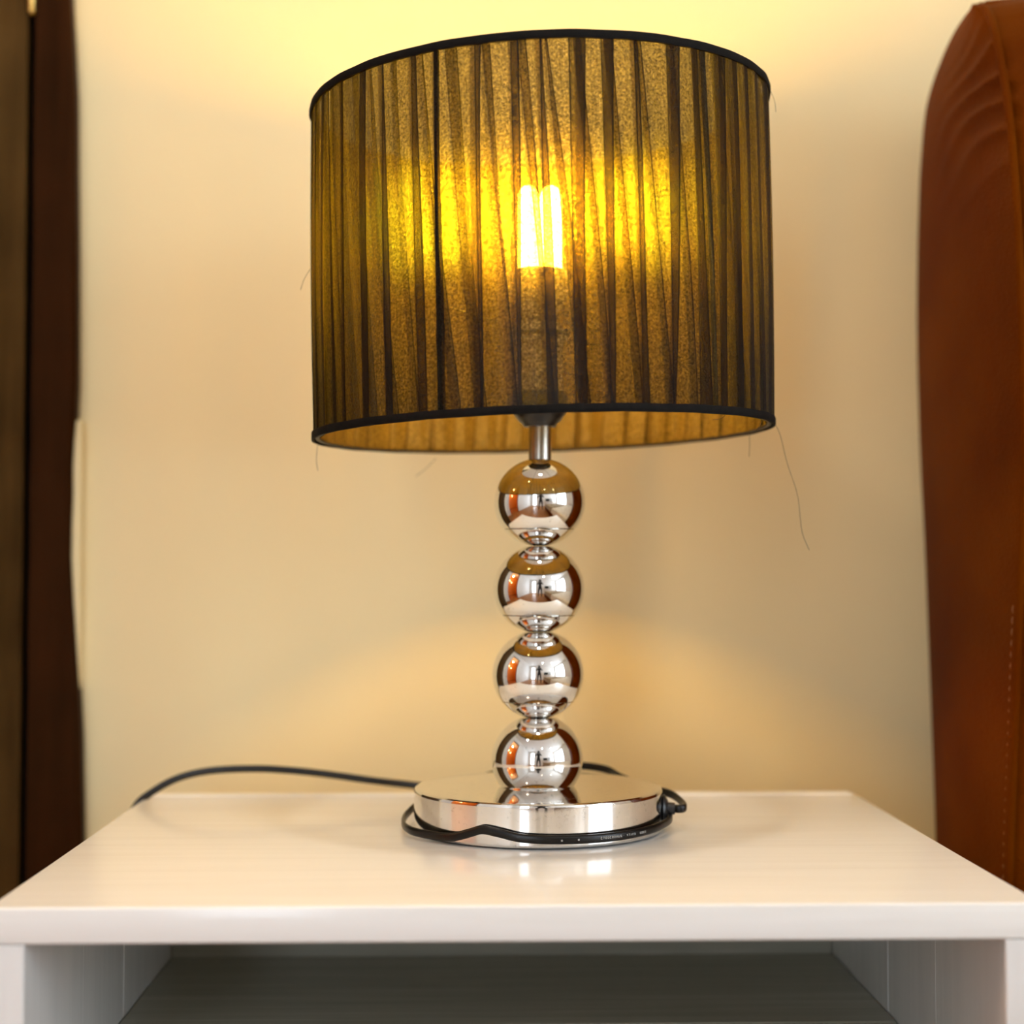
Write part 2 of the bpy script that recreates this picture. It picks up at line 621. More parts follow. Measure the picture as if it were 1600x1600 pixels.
edge_pts = [(-0.5495, -0.3835), (-0.40, -0.384), (-0.20, -0.3838), (-0.06, -0.3839), (0.035, -0.3862), (0.075, -0.3885), (0.118, -0.3915),
            (0.15, -0.3940), (0.19, -0.3964), (0.215, -0.3962), (0.245, -0.3955), (0.27, -0.3958), (0.29, -0.3950), (0.31, -0.3935), (0.3406, -0.3925),
            (0.40, -0.3931), (0.453, -0.3936), (0.53, -0.395), (0.594, -0.3960), (0.64, -0.3985), (0.68, -0.4012), (0.75, -0.402),
            (1.0, -0.402), (1.5, -0.402)]
edge_pts = [(z + H, x) for z, x in edge_pts]
d1 = thing('door_1', 'dark wood door with its frame left of the bedside table', 'door')
d1['kind'] = 'structure'
del d1['label'], d1['category']
soften(obj('door_frame', board_with_edge(edge_pts, -0.4310, yc, YB - 0.001, 0, 0, 0.0004), M['casing'], d1))
soften(obj('door_leaf', boxes((-1.42, -0.4385, yc + 0.004, YB - 0.001, 0.004, 2.03), bev=0.0025), M['door'], d1))
obj('door_gap_shade', boxes((-0.4384, -0.4312, yc + 0.0125, YB - 0.001, 0.004, 2.03)), M['gap'], d1)  # black strip stands in for the shade between leaf and casing
soften(obj('door_frame', boxes((-1.47, -0.4312, yc, YB - 0.001, 2.034, 2.10), bev=0.002), M['casing'], d1))
soften(obj('door_frame', boxes((-1.47, -1.424, yc, YB - 0.001, 0, 2.033), bev=0.002), M['casing'], d1))
hz = H + 0.667                               # hinge: only the foot of its knuckle shows, at the top left of the picture
hb = lathe([(0, 0.0), (0.0022, 0.001), (0.0034, 0.004), (0.0034, 0.006), (0.0028, 0.007), (0.0034, 0.008), (0.0036, 0.03), (0.0030, 0.031),
            (0.0036, 0.032), (0.0036, 0.06), (0.0030, 0.061), (0.0036, 0.062), (0.0036, 0.09), (0.0022, 0.093), (0, 0.094)], 20, (-0.4352, yc + 0.004, hz))
hg = obj('hinge', hb, M['brass'], d1, True)
hg['label'] = 'brass hinge knuckle'
obj('hinge_leaf', boxes((-0.4382, -0.4372, yc + 0.0045, yc + 0.012, hz + 0.006, hz + 0.09)), M['brass'], hg)
# narrow strip of bare plaster showing beside the worn casing edge
struct(obj('trim_1', boxes((-0.3990, -0.3885, YB - 0.010, YB - 0.0005, 0, H + 0.31), bev=0.003), M['wall']))

# ------------------------------------------------------------------ white bedside table (an open box)
TX0, TX1, TYF, TYB = -0.3035, 0.2595, -0.2495, 0.178
TT = 0.0198
tb = thing('bedside_table', 'glossy white painted open-fronted bedside table carrying the lamp', 'bedside table', (0, 0, 0))


def slab(x0, x1, yf, yb, z0, z1, bev, seg=3):
    return boxes((x0, x1, yf, yb, z0, z1), bev=bev, seg=seg)


soften(obj('tabletop', slab(TX0, TX1, TYF, TYB, H - TT, H, 0.0022), M['white'], tb))
soften(obj('back_lip', slab(TX0 + 0.004, TX1 - 0.004, TYB - 0.0155, TYB - 0.001, H - 0.001, H + 0.0008, 0.0004, 1), M['white'], tb))
ZB = H - 0.125                               # cubby floor
side_cuts = (TYF + 0.0005, -0.118, -0.005, 0.095, TYB)
for sx, (a, b) in enumerate(((TX0 + 0.0005, TX0 + 0.0200), (TX1 - 0.0200, TX1 - 0.0005))):
    for k in range(4):                       # each side is glued up from four upright boards
        jit = 0.0003 * (k % 2)
        o = obj('side_board', slab(a + jit, b - jit, side_cuts[k] + 0.0002, side_cuts[k + 1] - 0.0002, 0.0, H - TT - 0.0002, 0.0007, 1), M['white_up'], tb)
        soften(o)
bcuts = (TYF + 0.006, -0.12, -0.03, 0.075, TYB - 0.0145)
for zf in (ZB, 0.10):
    for k in range(4):                       # shelf of boards running left to right
        dz = -0.0006 * (k % 2)
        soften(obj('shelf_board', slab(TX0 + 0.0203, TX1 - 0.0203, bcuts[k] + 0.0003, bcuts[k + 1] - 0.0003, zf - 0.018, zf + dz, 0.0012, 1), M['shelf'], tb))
for k in range(4):
    za, zb_ = 0.10 + k * 0.1073, 0.10 + (k + 1) * 0.1073
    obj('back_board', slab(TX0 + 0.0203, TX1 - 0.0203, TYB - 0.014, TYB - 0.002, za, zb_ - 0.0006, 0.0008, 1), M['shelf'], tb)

# ------------------------------------------------------------------ the table lamp
lamp = thing('table_lamp', 'lit chrome ball table lamp with black pleated drum shade on white bedside table', 'lamp', (0, 0, H))
LEAN = 0.0095
BZ = 0.0292                                  # top of the base
RB = 0.0856
base = lathe([(0, 0.0004), (RB - 0.003, 0.0004), (RB - 0.0006, 0.0012), (RB, 0.0024), (RB, 0.0030), (RB, BZ - 0.0028), (RB, BZ - 0.0022), (RB - 0.0004, BZ - 0.0010),
              (RB - 0.0014, BZ - 0.0002), (RB - 0.003, BZ), (RB - 0.0042, BZ), (0, BZ)], 160, (-0.0012, 0, 0))
base = soften(obj('base', base, M['chrome_base'], lamp), 0.5)


def ball(zc, r, z_lo, z_hi, seam):
    """sphere cut flat where it touches its neighbours, with a fine joint groove"""
    prof = []
    n = 44
    q = r * 0.968                            # a touch flattened
    a0 = math.asin(max(-1, (z_lo - zc) / q))
    a1 = math.asin(min(1, (z_hi - zc) / q))
    prof.append((0, z_lo))
    zs = None if seam is None else math.asin((seam - zc) / q)
    angs = [a0 + (a1 - a0) * k / n for k in range(n + 1)]
    if zs is not None:
        angs = [a for a in angs if abs(a - zs) > 0.03]
        angs += [zs - 0.024, zs - 0.014, zs - 0.006, zs, zs + 0.006, zs + 0.014, zs + 0.024]
        angs.sort()
    for a in angs:
        rr = r - (0.0014 if (zs is not None and abs(a - zs) < 0.008) else 0)
        prof.append((rr * math.cos(a), zc + rr / r * q * math.sin(a)))
    prof.append((0, z_hi))
    return lathe(prof, 96, (-0.0022, 0, 0), LEAN)


BR = 0.0317
necks = [BZ, 0.0766, 0.1355, 0.1950, 0.2562]
cents = [0.0478, 0.1062, 0.1653, 0.2254]
seams = [None, 0.1062 - 0.0183, 0.1653 - 0.0181, 0.2254 - 0.0188]
for i in range(4):
    soften(obj('chrome_ball', ball(cents[i], BR, necks[i] + (0 if i == 0 else 0.0002), necks[i + 1] - 0.0002, seams[i]), M['chrome'], lamp), 0.5)
soften(obj('stem', lathe([(0, 0.2545), (0.0080, 0.2545), (0.0080, 0.284), (0, 0.284)], 40, (-0.0022, 0, 0), LEAN), M['nickel'], lamp), 0.5)
sk = lathe([(0, 0.2782), (0.0112, 0.2782), (0.0118, 0.2795), (0.0150, 0.2825), (0.0182, 0.2868), (0.0196, 0.2915), (0.0198, 0.300), (0.0186, 0.302), (0, 0.302)], 48)
soften(obj('socket_cup', sk, M['black'], lamp), 0.5)
sk = lathe([(0, 0.3022), (0.0165, 0.3022), (0.0165, 0.338), (0.0205, 0.339), (0.0205, 0.345), (0.0150, 0.346), (0.0150, 0.350), (0, 0.350)], 48)
soften(obj('socket', sk, M['ballast'], lamp), 0.5)

# compact fluorescent bulb: plastic body plus two U-shaped glowing tubes
bulb = obj('bulb', lathe([(0, 0.3505), (0.0125, 0.3505), (0.0128, 0.358), (0.0170, 0.364), (0.0205, 0.372), (0.0212, 0.381), (0.0200, 0.3868), (0.0150, 0.3885), (0, 0.3885)],
                 40), M['ballast'], lamp, True)
for k in (-1, 1):                            # two U-bends seen nearly end-on
    c = Matrix.Rotation(math.radians(9 * k), 3, 'Z')
    off = Vector((0.0076 * k, 0, 0))
    legs = [[Vector((0, s_ * 0.0078, 0.3875 + (0.4335 - 0.3875) * j / 8)) for j in range(9)] for s_ in (-1, 1)]
    arc = [Vector((0, -0.0078 * math.cos(math.pi * j / 10), 0.4335 + 0.0076 * math.sin(math.pi * j / 10))) for j in range(1, 10)]
    path = [c @ p + off for p in legs[0] + arc + legs[1][::-1]]
    obj('glass_tube', sweep(path, circ(0.0064, 14), up=c @ Vector((1, 0, 0))), M['bulb'], bulb, True)

# ---- drum shade
SR, SZ0, SZ1 = 0.1585, 0.2724, 0.5030
SHEAR0, SHEAR1 = 0.032, 0.042                # the rings are not quite level: the right side sits higher


def sp(ang, r, v, dz=0.0):
    """point of the drum: angle in degrees from the front, towards the right; v 0 bottom .. 1 top"""
    a = math.radians(ang)
    bul = 1 + 0.007 * math.sin(math.pi * v)
    x, y = r * bul * math.sin(a), -r * bul * math.cos(a)
    return Vector((x + 0.0012 - 0.0022 * (v - 0.5), y, SZ0 + (SZ1 - SZ0) * v + x * (SHEAR0 + (SHEAR1 - SHEAR0) * v) + dz))


def ring_path(r, v, n=128):
    return [sp(360 * k / n, r, v) for k in range(n)]


bm = sweep(ring_path(SR - 0.0025, 0.992), circ(0.0016, 8), closed=True)
sweep(ring_path(SR - 0.0025, 0.008), circ(0.0016, 8), closed=True, bm=bm)
RODS = (-26.2, 40.0, 139.0, 235.0)
zsp = (0.3425 - SZ0) / (SZ1 - SZ0)
for a in RODS:                               # spider arms from the socket collar out to the upright rods
    p0 = Vector((0.0212 * math.sin(math.radians(a)), -0.0212 * math.cos(math.radians(a)), 0.342))
    p1 = sp(a, SR - 0.0035, zsp)
    pm = p0.lerp(p1, 0.5)
    sweep(smooth_path([p0, pm, p1], 6), circ(0.0006, 6), bm=bm)
sweep([Vector((0.0200 * math.cos(2 * math.pi * k / 32), 0.0200 * math.sin(2 * math.pi * k / 32), 0.342)) for k in range(32)], circ(0.0016, 6), closed=True, bm=bm)
shade = obj('lamp_shade', bm, M['wire'], lamp, True)
shade['label'] = 'black and gold pleated drum shade'

flat = [(-0.0008, -0.0026), (0.0010, -0.0026), (0.0014, -0.0015), (0.0014, 0.0015), (0.0010, 0.0026), (-0.0008, 0.0026)]


def trim_path(v, wob):
    out = []
    for k in range(192):
        a = 360 * k / 192
        out.append(sp(a, SR + 0.0004 + 0.0003 * math.sin(k * 0.83 + wob) * math.sin(k * 0.31), v, 0.0001 * math.sin(k * 0.71 + wob)))
    return out


for v, wob in ((0.990, 0.0), (0.010, 2.0)):
    soften(obj('binding', sweep(trim_path(v, wob), flat, closed=True), M['trim'], shade), 0.9)
for a in RODS:
    lean = 1.6 if a == 40.0 else 0.2
    path = [sp(a - lean + 2 * lean * (1 - k / 12), SR - 0.0030, 0.006 + 0.988 * k / 12) for k in range(13)]
    obj('frame_rod', sweep(path, circ(0.0018, 8), up=Vector((1, 0.3, 0))), M['wire'], shade, True)


def ribbon(a_top, a_bot, w_top, w_bot, r, name, mat, tilt, nu=6, nv=14):
    """one band of cloth from the bottom ring to the top ring; its right edge lies over its neighbour"""
    bm = bmesh.new()
    uvl = bm.loops.layers.uv.new('UVMap')
    grid = []
    ph = rnd.uniform(0, 6.28)
    am = rnd.uniform(0.0002, 0.0006)
    u0 = rnd.uniform(0, 40)
    for j in range(nv + 1):
        v = j / nv
        ease = v
        a0 = a_bot + (a_top - a_bot) * ease
        w = w_bot + (w_top - w_bot) * ease + 0.25 * math.sin(v * 5 + ph)
        row = []
        for i in range(nu + 1):
            u = i / nu
            rr = r + tilt * (u - 0.5) + am * math.sin(u * 6.28 + ph + v * 1.5)
            row.append(bm.verts.new(sp(a0 + w * u, rr, 0.006 + 0.988 * v)))
        grid.append(row)
    for j in range(nv):
        for i in range(nu):
            f = bm.faces.new((grid[j][i], grid[j][i + 1], grid[j + 1][i + 1], grid[j + 1][i]))
            for lp, (uu, vv) in zip(f.loops, ((i / nu, j / nv), ((i + 1) / nu, j / nv), ((i + 1) / nu, (j + 1) / nv), (i / nu, (j + 1) / nv))):
                lp[uvl].uv = (uu, vv + u0)
    me_o = obj(name, bm, mat, shade, True)
    return me_o


front_edges = [-62.5, -55.7, -48.5, -40.9, -32.4, -26.1, -17.0, -8.9, -2.5, 3.8, 11.0, 18.7, 27.0, 34.3, 41.3, 46.8, 53.5, 60.0]
edges = list(front_edges)
a = 60.0
while a < 360 - 62.5 - 11:
    a += rnd.uniform(6.4, 8.6)
    edges.append(a)
N = len(edges)
bots = [e + rnd.uniform(0.2, 1.8) for e in edges]
for i in range(N):
    nt = edges[(i + 1) % N] + (360 if i == N - 1 else 0)
    nb = bots[(i + 1) % N] + (360 if i == N - 1 else 0)
    ov_t = rnd.choice((0.7, 1.0, 1.8, 3.0, 3.6))
    ov_b = rnd.choice((0.7, 1.0, 1.8, 2.6, 3.4))
    ribbon(edges[i], bots[i], nt - edges[i] + ov_t, nb - bots[i] + ov_b, SR, 'pleat', M['organza'], 0.0012)
for i in range(N):                           # inner turn of the same winding: leans by one pleat
    e = edges[i] + 1.2
    nt = edges[(i + 1) % N] + (360 if i == N - 1 else 0) + 1.2
    b = e + 7.0 + rnd.uniform(-0.8, 0.8)
    ov_t = rnd.choice((0.7, 1.2, 2.0, 3.0))
    ov_b = rnd.choice((0.7, 1.4, 2.4, 3.4))
    ribbon(e, b, nt - e + ov_t, nt - e + ov_b, SR - 0.0052, 'lining_pleat', M['lining'], 0.0010, 4, 10)

# stray threads of the frayed cloth
TH = [((1207, 660), [(0.160, -0.012, 0.284), (0.1655, -0.014, 0.272), (0.1700, -0.016, 0.252), (0.1765, -0.018, 0.230), (0.1795, -0.018, 0.205), (0.184, -0.02, 0.192)]),
      ((1187, 680), [(0.150, 0.02, 0.279), (0.1505, 0.02, 0.268), (0.1500, 0.02, 0.259)]),
      ((1180, 670), [(0.146, -0.06, 0.280), (0.143, -0.062, 0.274), (0.140, -0.063, 0.2705)]),
      ((1105, 650), [(0.116, -0.10, 0.279), (0.111, -0.102, 0.2745), (0.105, -0.103, 0.2735)]),
      ((490, 690), [(-0.155, 0.01, 0.268), (-0.156, 0.01, 0.256), (-0.155, 0.01, 0.248)]),
      ((475, 440), [(-0.159, -0.01, 0.386), (-0.163, -0.01, 0.379), (-0.1655, -0.01, 0.3715)]),
      ((1180, 110), [(0.150, -0.03, 0.507), (0.156, -0.03, 0.508), (0.160, -0.03, 0.500), (0.161, -0.03, 0.492)]),
      ((650, 730), [(-0.075, 0.13, 0.2655), (-0.082, 0.13, 0.258), (-0.091, 0.13, 0.251)])]
for _, pts in TH:
    obj('loose_thread', sweep(smooth_path(pts, 8), circ(0.00016, 5), up=Vector((0.1, 1, 0.1))), M['thread'], shade, True)

# ---- flex, grommet
A = lambda deg, r, z: (r * math.sin(math.radians(deg)), -r * math.cos(math.radians(deg)), z)   # deg from the front, to the right
flex = []
flex += [(0.0905, -0.010, 0.0150), (0.0960, -0.012, 0.0150), (0.0995, -0.008, 0.0155), (0.0990, 0.004, 0.0170), (0.0940, 0.022, 0.0200)]   # out of the grommet, bent back
flex += [A(118, 0.0925, 0.0215), A(138, 0.0950, 0.0255), A(149, 0.1050, 0.0290), A(162, 0.1080, 0.0305), A(185, 0.1020, 0.0290), A(210, 0.0960, 0.0220)]
flex += [A(240, 0.0905, 0.0150), A(262, 0.0920, 0.0095), A(278, 0.0945, 0.0065), A(292, 0.0950, 0.0052)]
flex += [A(305, 0.0925, 0.0050), A(318, 0.0905, 0.0056), A(327, 0.0890, 0.0095), A(333, 0.0888, 0.0122), A(340, 0.0888, 0.0110), A(350, 0.0888, 0.0082)]
flex += [A(4, 0.0888, 0.0072), A(20, 0.0888, 0.0070), A(36, 0.0888, 0.0072), A(52, 0.0888, 0.0078), A(66, 0.0890, 0.0085), A(80, 0.0900, 0.0090), A(98, 0.0905, 0.0080)]
flex += [A(120, 0.0915, 0.0060), A(145, 0.0950, 0.0048), A(170, 0.1050, 0.0044), (-0.030, 0.135, 0.0048), (-0.060, 0.148, 0.0062)]
flex += [(-0.0943, 0.152, 0.0098), (-0.1258, 0.152, 0.0135), (-0.1558, 0.152, 0.0178), (-0.1858, 0.152, 0.0212), (-0.2158, 0.151, 0.0230),
         (-0.2507, 0.150, 0.0218), (-0.2755, 0.149, 0.0164), (-0.2953, 0.147, 0.0061), (-0.3085, 0.145, -0.0060), (-0.3150, 0.145, -0.03), (-0.3165, 0.150, -0.10),
         (-0.3165, 0.170, -0.30), (-0.318, 0.20, -0.50), (-0.32, 0.24, -0.546)]
path = smooth_path(flex, 8)
cord = obj('power_cord', sweep(path, oval(0.0016, 0.0029)), M['cord'], lamp, True)
cord['label'] = 'flat black power cord wrapped around the base'
# letters moulded along the cord (too small in the photograph to read): rounds, then two runs of strokes
bm = bmesh.new()


def mark(deg, zoff, w, h, lean=0.0):
    r = 0.0888 + 0.00165
    zc = 0.0071 + zoff + 0.0000
    vs = []
    for du, dv in ((-w / 2, -h / 2), (w / 2, -h / 2), (w / 2, h / 2), (-w / 2, h / 2)):
        d = deg + math.degrees((du + lean * dv) / r)
        for rr in (r - 0.0004, r + 0.00012):
            vs.append(bm.verts.new(A(d, rr, zc + dv + 0.000018 * (deg - 20))))
    i0, i1 = vs[0::2], vs[1::2]
    bm.faces.new(i1)
    bm.faces.new(i0[::-1])
    for k in range(4):
        j = (k + 1) % 4
        bm.faces.new((i0[k], i0[j], i1[j], i1[k]))


deg = 23.5
pattern = 'CTEDCRANUS 471FA VDEA'
GL = {'C': ((-1, 0, .25, 1), (0, .5, 1, .2), (0, -.5, 1, .2)), 'T': ((0, 0, .25, 1), (0, .5, 1.2, .2)), 'E': ((-1, 0, .25, 1), (0, .5, 1, .2), (0, 0, .8, .2), (0, -.5, 1, .2)),
      'D': ((-1, 0, .25, 1), (1, 0, .25, .8), (0, .5, .8, .2), (0, -.5, .8, .2)), 'R': ((-1, 0, .25, 1), (0, .5, 1, .2), (0, 0, .9, .2), (1, .25, .25, .5), (.6, -.3, .3, .5)),
      'A': ((-.7, 0, .25, 1), (.7, 0, .25, 1), (0, 0, .9, .2), (0, .5, .8, .2)), 'N': ((-1, 0, .25, 1), (1, 0, .25, 1), (0, 0, .5, .5)), 'U': ((-1, 0, .25, 1), (1, 0, .25, 1), (0, -.5, .9, .2)),
      'S': ((0, .5, 1, .2), (0, 0, 1, .2), (0, -.5, 1, .2), (-1, .25, .25, .4), (1, -.25, .25, .4)), '4': ((.5, 0, .25, 1), (-.6, .25, .25, .5), (0, 0, 1, .2)),
      '7': ((0, .5, 1, .2), (.4, 0, .3, 1)), '1': ((0, 0, .3, 1),), 'F': ((-1, 0, .25, 1), (0, .5, 1, .2), (0, 0, .8, .2)), 'V': ((-.5, 0, .3, 1), (.5, 0, .3, 1), (0, -.5, .6, .2))}
for chh in pattern:
    for gx, gy, gw, gh in GL.get(chh, ()):
        mark(deg + gx * 0.28, gy * 0.0012, gw * 0.00085, gh * 0.0013)
    deg += 1.05 if chh != ' ' else 2.4
for dd in (6.5, 13.5):
    mark(dd, 0, 0.0011, 0.0011)
obj('cord_marking', bm, M['print'], cord)
gd = 96.5                                    # grommet on the right side of the base
gm = lathe([(0, 0), (0.0085, 0), (0.0095, 0.0008), (0.0088, 0.0022), (0.0058, 0.0036), (0.0044, 0.0040), (0.0040, 0.0085), (0, 0.0085)], 28)
bmesh.ops.rotate(gm, verts=gm.verts, matrix=Matrix.Rotation(math.pi / 2, 3, 'Y'))
bmesh.ops.rotate(gm, verts=gm.verts, matrix=Matrix.Rotation(math.radians(-8), 3, 'Z'))
bmesh.ops.translate(gm, verts=gm.verts, vec=Vector((0.0836, -0.011, 0.0152)))
soften(obj('grommet', gm, M['black'], lamp), 0.6)

# ------------------------------------------------------------------ bed with a brown leather headboard
bed = thing('bed', 'bed with padded brown leather headboard right of the bedside table', 'bed', (0, 0, 0))
seam = [(0.0950, 0.6125), (0.0829, 0.6050), (0.0690, 0.5900), (0.0577, 0.5697), (0.0355, 0.5150), (0.0237, 0.4602), (0.0163, 0.4030), (0.0116, 0.3105), (0.0113, 0.2422),
        (0.0250, 0.1513), (0.0375, 0.0589), (0.0499, -0.0258), (0.0600, -0.15), (0.0650, -0.40), (0.065, -0.52)]
back = [(0.0979, 0.6157), (0.1376, 0.6198), (0.1803, 0.6162), (0.2264, 0.6015), (0.2560, 0.5799), (0.2700, 0.5450), (0.2786, 0.5009), (0.2861, 0.3998), (0.2799, 0.2857),
        (0.2688, 0.2011), (0.2619, 0.1181), (0.2484, -0.0498), (0.2440, -0.15), (0.24, -0.40), (0.24, -0.52)]


def resample(pl, n):
    P = smooth_path([(y, z, 0) for y, z in pl], 10)
    L = [0]
    for p, q in zip(P, P[1:]):
        L.append(L[-1] + (q - p).length)
    out, j = [], 0
    for k in range(n + 1):
        s = L[-1] * k / n
        while j < len(P) - 2 and L[j + 1] < s:
            j += 1
        t = (s - L[j]) / max(1e-9, L[j + 1] - L[j])
        out.append(P[j].lerp(P[j + 1], t))
    return out


XH, XHR, NZ, NX = 0.345, 2.05, 420, 36
sA = resample(seam, NZ)
sB = resample(back, NZ)
bm = bmesh.new()
rows = []
for k in range(NZ + 1):
    p, q = sA[k], sB[k]
    row = []
    for i in range(NX + 1):
        t = i / NX
        y, z = p.x + (q.x - p.x) * t, p.y + (q.y - p.y) * t
        bulge = -0.0085 * math.sin(math.pi * min(1, t * 1.0)) ** 0.7
        # gathers fanning from the seam near the rounded top corner
        s = k / NZ
        wr = 0.0
        if s < 0.34:
            # dark creases start at the seam and run down to the left
            env = math.exp(-((s - 0.06 * t - 0.085) / 0.048) ** 2) * max(0.0, 1 - t / 0.75) ** 0.8
            ph = 2 * math.pi * (s - 0.055 * t - 0.09 * t * t) / 0.0235 + 1.1 * math.sin(s * 61)
            wr = 0.0040 * env * (abs(math.sin(ph / 2)) ** 0.6 * 2 - 1.2)
        edge_in = 0.006 * (max(0, t - 0.9) / 0.1) ** 2
        row.append(bm.verts.new((XH + bulge + wr + edge_in + 0.0015 * math.sin(9 * s + 2 * t), y, z + H)))
    rows.append(row)
for a, b in zip(rows, rows[1:]):
    for i in range(NX):
        bm.faces.new((a[i], a[i + 1], b[i + 1], b[i]))
# front cushion face, padded: continues right from the seam and swells forward
fr = []
for k in range(NZ + 1):
    p = sA[k]
    row = [rows[k][0]]
    for i in range(1, 15):
        u = (i / 14.0)
        x = XH + 0.004 + (XHR - XH) * (u ** 2.2)
        sw = 0.040 * (1 - math.exp(-(x - XH) / 0.05)) * math.sin(math.pi * min(1, 0.08 + k / NZ * 0.92)) ** 0.5
        row.append(bm.verts.new((x, p.x - sw, p.y + H + 0.004 * (1 - math.exp(-(x - XH) / 0.03)) * (1 if k < 12 else 0))))
    fr.append(row)
for a, b in zip(fr, fr[1:]):
    for i in range(14):
        bm.faces.new((a[i], b[i], b[i + 1], a[i + 1]))
# back skin, and a rounded top joining front and back
bk = []
for k in range(NZ + 1):
    q = sB[k]
    bk.append([rows[k][NX]] + [bm.verts.new((XH + 0.010 + (XHR - XH - 0.006) * (i / 14.0) ** 2.2, q.x, q.y + H)) for i in range(1, 15)])
for a, b in zip(bk, bk[1:]):
    for i in range(14):
        bm.faces.new((a[i], a[i + 1], b[i + 1], b[i]))
mid = []
for i in range(15):
    f_, b_ = fr[0][i].co, bk[0][i].co
    mid.append(bm.verts.new(f_.lerp(b_, 0.5) + Vector((0, 0, 0.003))))
for i in range(14):
    bm.faces.new((fr[0][i], fr[0][i + 1], mid[i + 1], mid[i]))
    bm.faces.new((mid[i], mid[i + 1], bk[0][i + 1], bk[0][i]))
bm.faces.new([rows[0][i] for i in range(NX + 1)] + [mid[0]])
hb_o = soften(obj('headboard', bm, M['leather'], bed), 0.9)
# piped seam along the front edge of the side panel
pip = [Vector((XH - 0.0005, sA[k].x, sA[k].y + H)) for k in range(0, NZ + 1, 3)]
obj('piping', sweep(pip, circ(0.0032, 8), up=Vector((1, 0, 0))), M['leather'], hb_o, True)
# two rows of stitches beside the seam low down, one row higher up
st = bmesh.new()
for row_off, k0, k1 in ((0.0075, 175, NZ - 60), (0.0150, 270, NZ - 60)):
    k = k0
    while k < k1:
        y, z = sA[k].x + row_off, sA[k].y + H
        zz, yy = sA[k + 3].y + H, sA[k + 3].x + row_off
        t = row_off / 0.23
        xb = XH - 0.0085 * math.sin(math.pi * t) ** 0.7 - 0.0006
        L_ = (zz - z)
        sweep([Vector((xb, y, z)), Vector((xb - 0.0007, (y + yy) / 2, z + L_ * 0.35)), Vector((xb, yy, z + L_ * 0.68))], circ(0.0006, 5), up=Vector((1, 0, 0)), bm=st)
        k += 3
sto = obj('stitching', st, M['stitch'], hb_o)
sto['kind'] = 'stuff'
soften(obj('bed_frame', boxes((0.40, 2.02, -2.0, 0.0, 0.12, 0.30), bev=0.01), M['leather'], bed))
for lx in (0.46, 1.96):
    for ly in (-1.94, -0.06):
        obj('leg', boxes((lx - 0.03, lx + 0.03, ly - 0.03, ly + 0.03, 0, 0.125), bev=0.003), M['casing'], bed)
soften(obj('mattress', boxes((0.41, 2.01, -1.98, -0.005, 0.301, 0.52), bev=0.04, seg=4), M['linen'], bed))
soften(obj('blanket', boxes((0.40, 2.02, -1.99, -0.75, 0.30, 0.545), bev=0.03, seg=4), M['blanket'], bed))

# ------------------------------------------------------------------ the rest of the room, met only in the chrome
dk = thing('desk', 'pale wooden desk against the wall behind the camera', 'desk', (1.35, -3.3, 0))
soften(obj('desktop', boxes((-0.75, 0.75, -0.28, 0.28, 0.72, 0.75), bev=0.004), M['linen'], dk))
for sx in (-0.7, 0.7):
    for sy in (-0.23, 0.23):
        obj('leg', boxes((sx - 0.025, sx + 0.025, sy - 0.025, sy + 0.025, 0, 0.722), bev=0.003), M['linen'], dk)
tv = thing('monitor', 'black monitor on the desk behind the camera', 'monitor', (1.05, -3.35, 0.75))
soften(obj('screen', boxes((-0.31, 0.31, -0.02, 0.02, 0.07, 0.44), bev=0.006), M['screen'], tv))
soften(obj('stand', boxes((-0.12, 0.12, -0.09, 0.09, 0.0, 0.012), (-0.03, 0.03, -0.012, 0.012, 0.01, 0.09), bev=0.003), M['black'], tv))
pf = thing('picture_frame', 'dark framed picture leaning on the desk behind the camera', 'picture', (1.72, -3.42, 0.75))
soften(obj('frame', boxes((-0.20, -0.16, -0.012, 0.012, 0, 0.52), (0.16, 0.20, -0.012, 0.012, 0, 0.52), (-0.16, 0.16, -0.012, 0.012, 0, 0.04), (-0.16, 0.16, -0.012, 0.012, 0.48, 0.52), bev=0.002), M['black'], pf))
obj('picture', boxes((-0.162, 0.162, -0.006, 0.002, 0.038, 0.482)), M['picture'], pf)
for i, (x, y) in enumerate(((0.02, -0.42), (-0.85, -0.95), (0.5, -2.6), (1.7, -2.3))):  # second downlight is added, to brighten the right part of the lamp wall
    t = thing('ceiling_light', 'small round ceiling downlight, %s' % ('above the lamp', 'added fill left of the lamp', 'far left', 'far right')[i], 'light', (x, y, ZC), 'ceiling downlights')
    soften(obj('rim', lathe([(0.035, -0.001), (0.052, -0.001), (0.052, -0.006), (0.040, -0.009), (0.035, -0.006)], 24), M['curtain'], t))
    obj('lens', lathe([(0, -0.004), (0.036, -0.004)], 24), M['downlight'], t)
for i, (x, y) in enumerate(((0.02, -0.42), (-0.85, -0.95), (0.5, -2.6), (1.7, -2.3))):
    sd = bpy.data.lights.new('downlight_beam', 'SPOT')
    sd.energy, sd.color, sd.shadow_soft_size = (26.0, 22.0, 22.0, 22.0)[i], (1.0, 0.92, 0.80), 0.06
    sd.spot_size, sd.spot_blend = math.radians(150), 0.9
    so = bpy.data.objects.new('downlight_beam', sd)
    so.location = (x, y, ZC - 0.03)
    COL.objects.link(so)
for i, (y, z) in enumerate(((-0.35, 1.75), (-0.75, 1.55))):
    t = thing('wall_light', 'warm round light on the orange hall wall, %s' % ('nearer', 'farther')[i], 'light', (-3.3, y, z), 'hall lights')
    obj('globe', lathe([(0, -0.05), (0.03, -0.042), (0.05, 0), (0.03, 0.042), (0, 0.05)], 20, (0.06, 0, 0)), M['downlight'], t, True)
    obj('bracket', boxes((0.0, 0.03, -0.02, 0.02, -0.02, 0.02), bev=0.003), M['brass'], t)
ld = bpy.data.lights.new('hall_lamp', 'POINT')
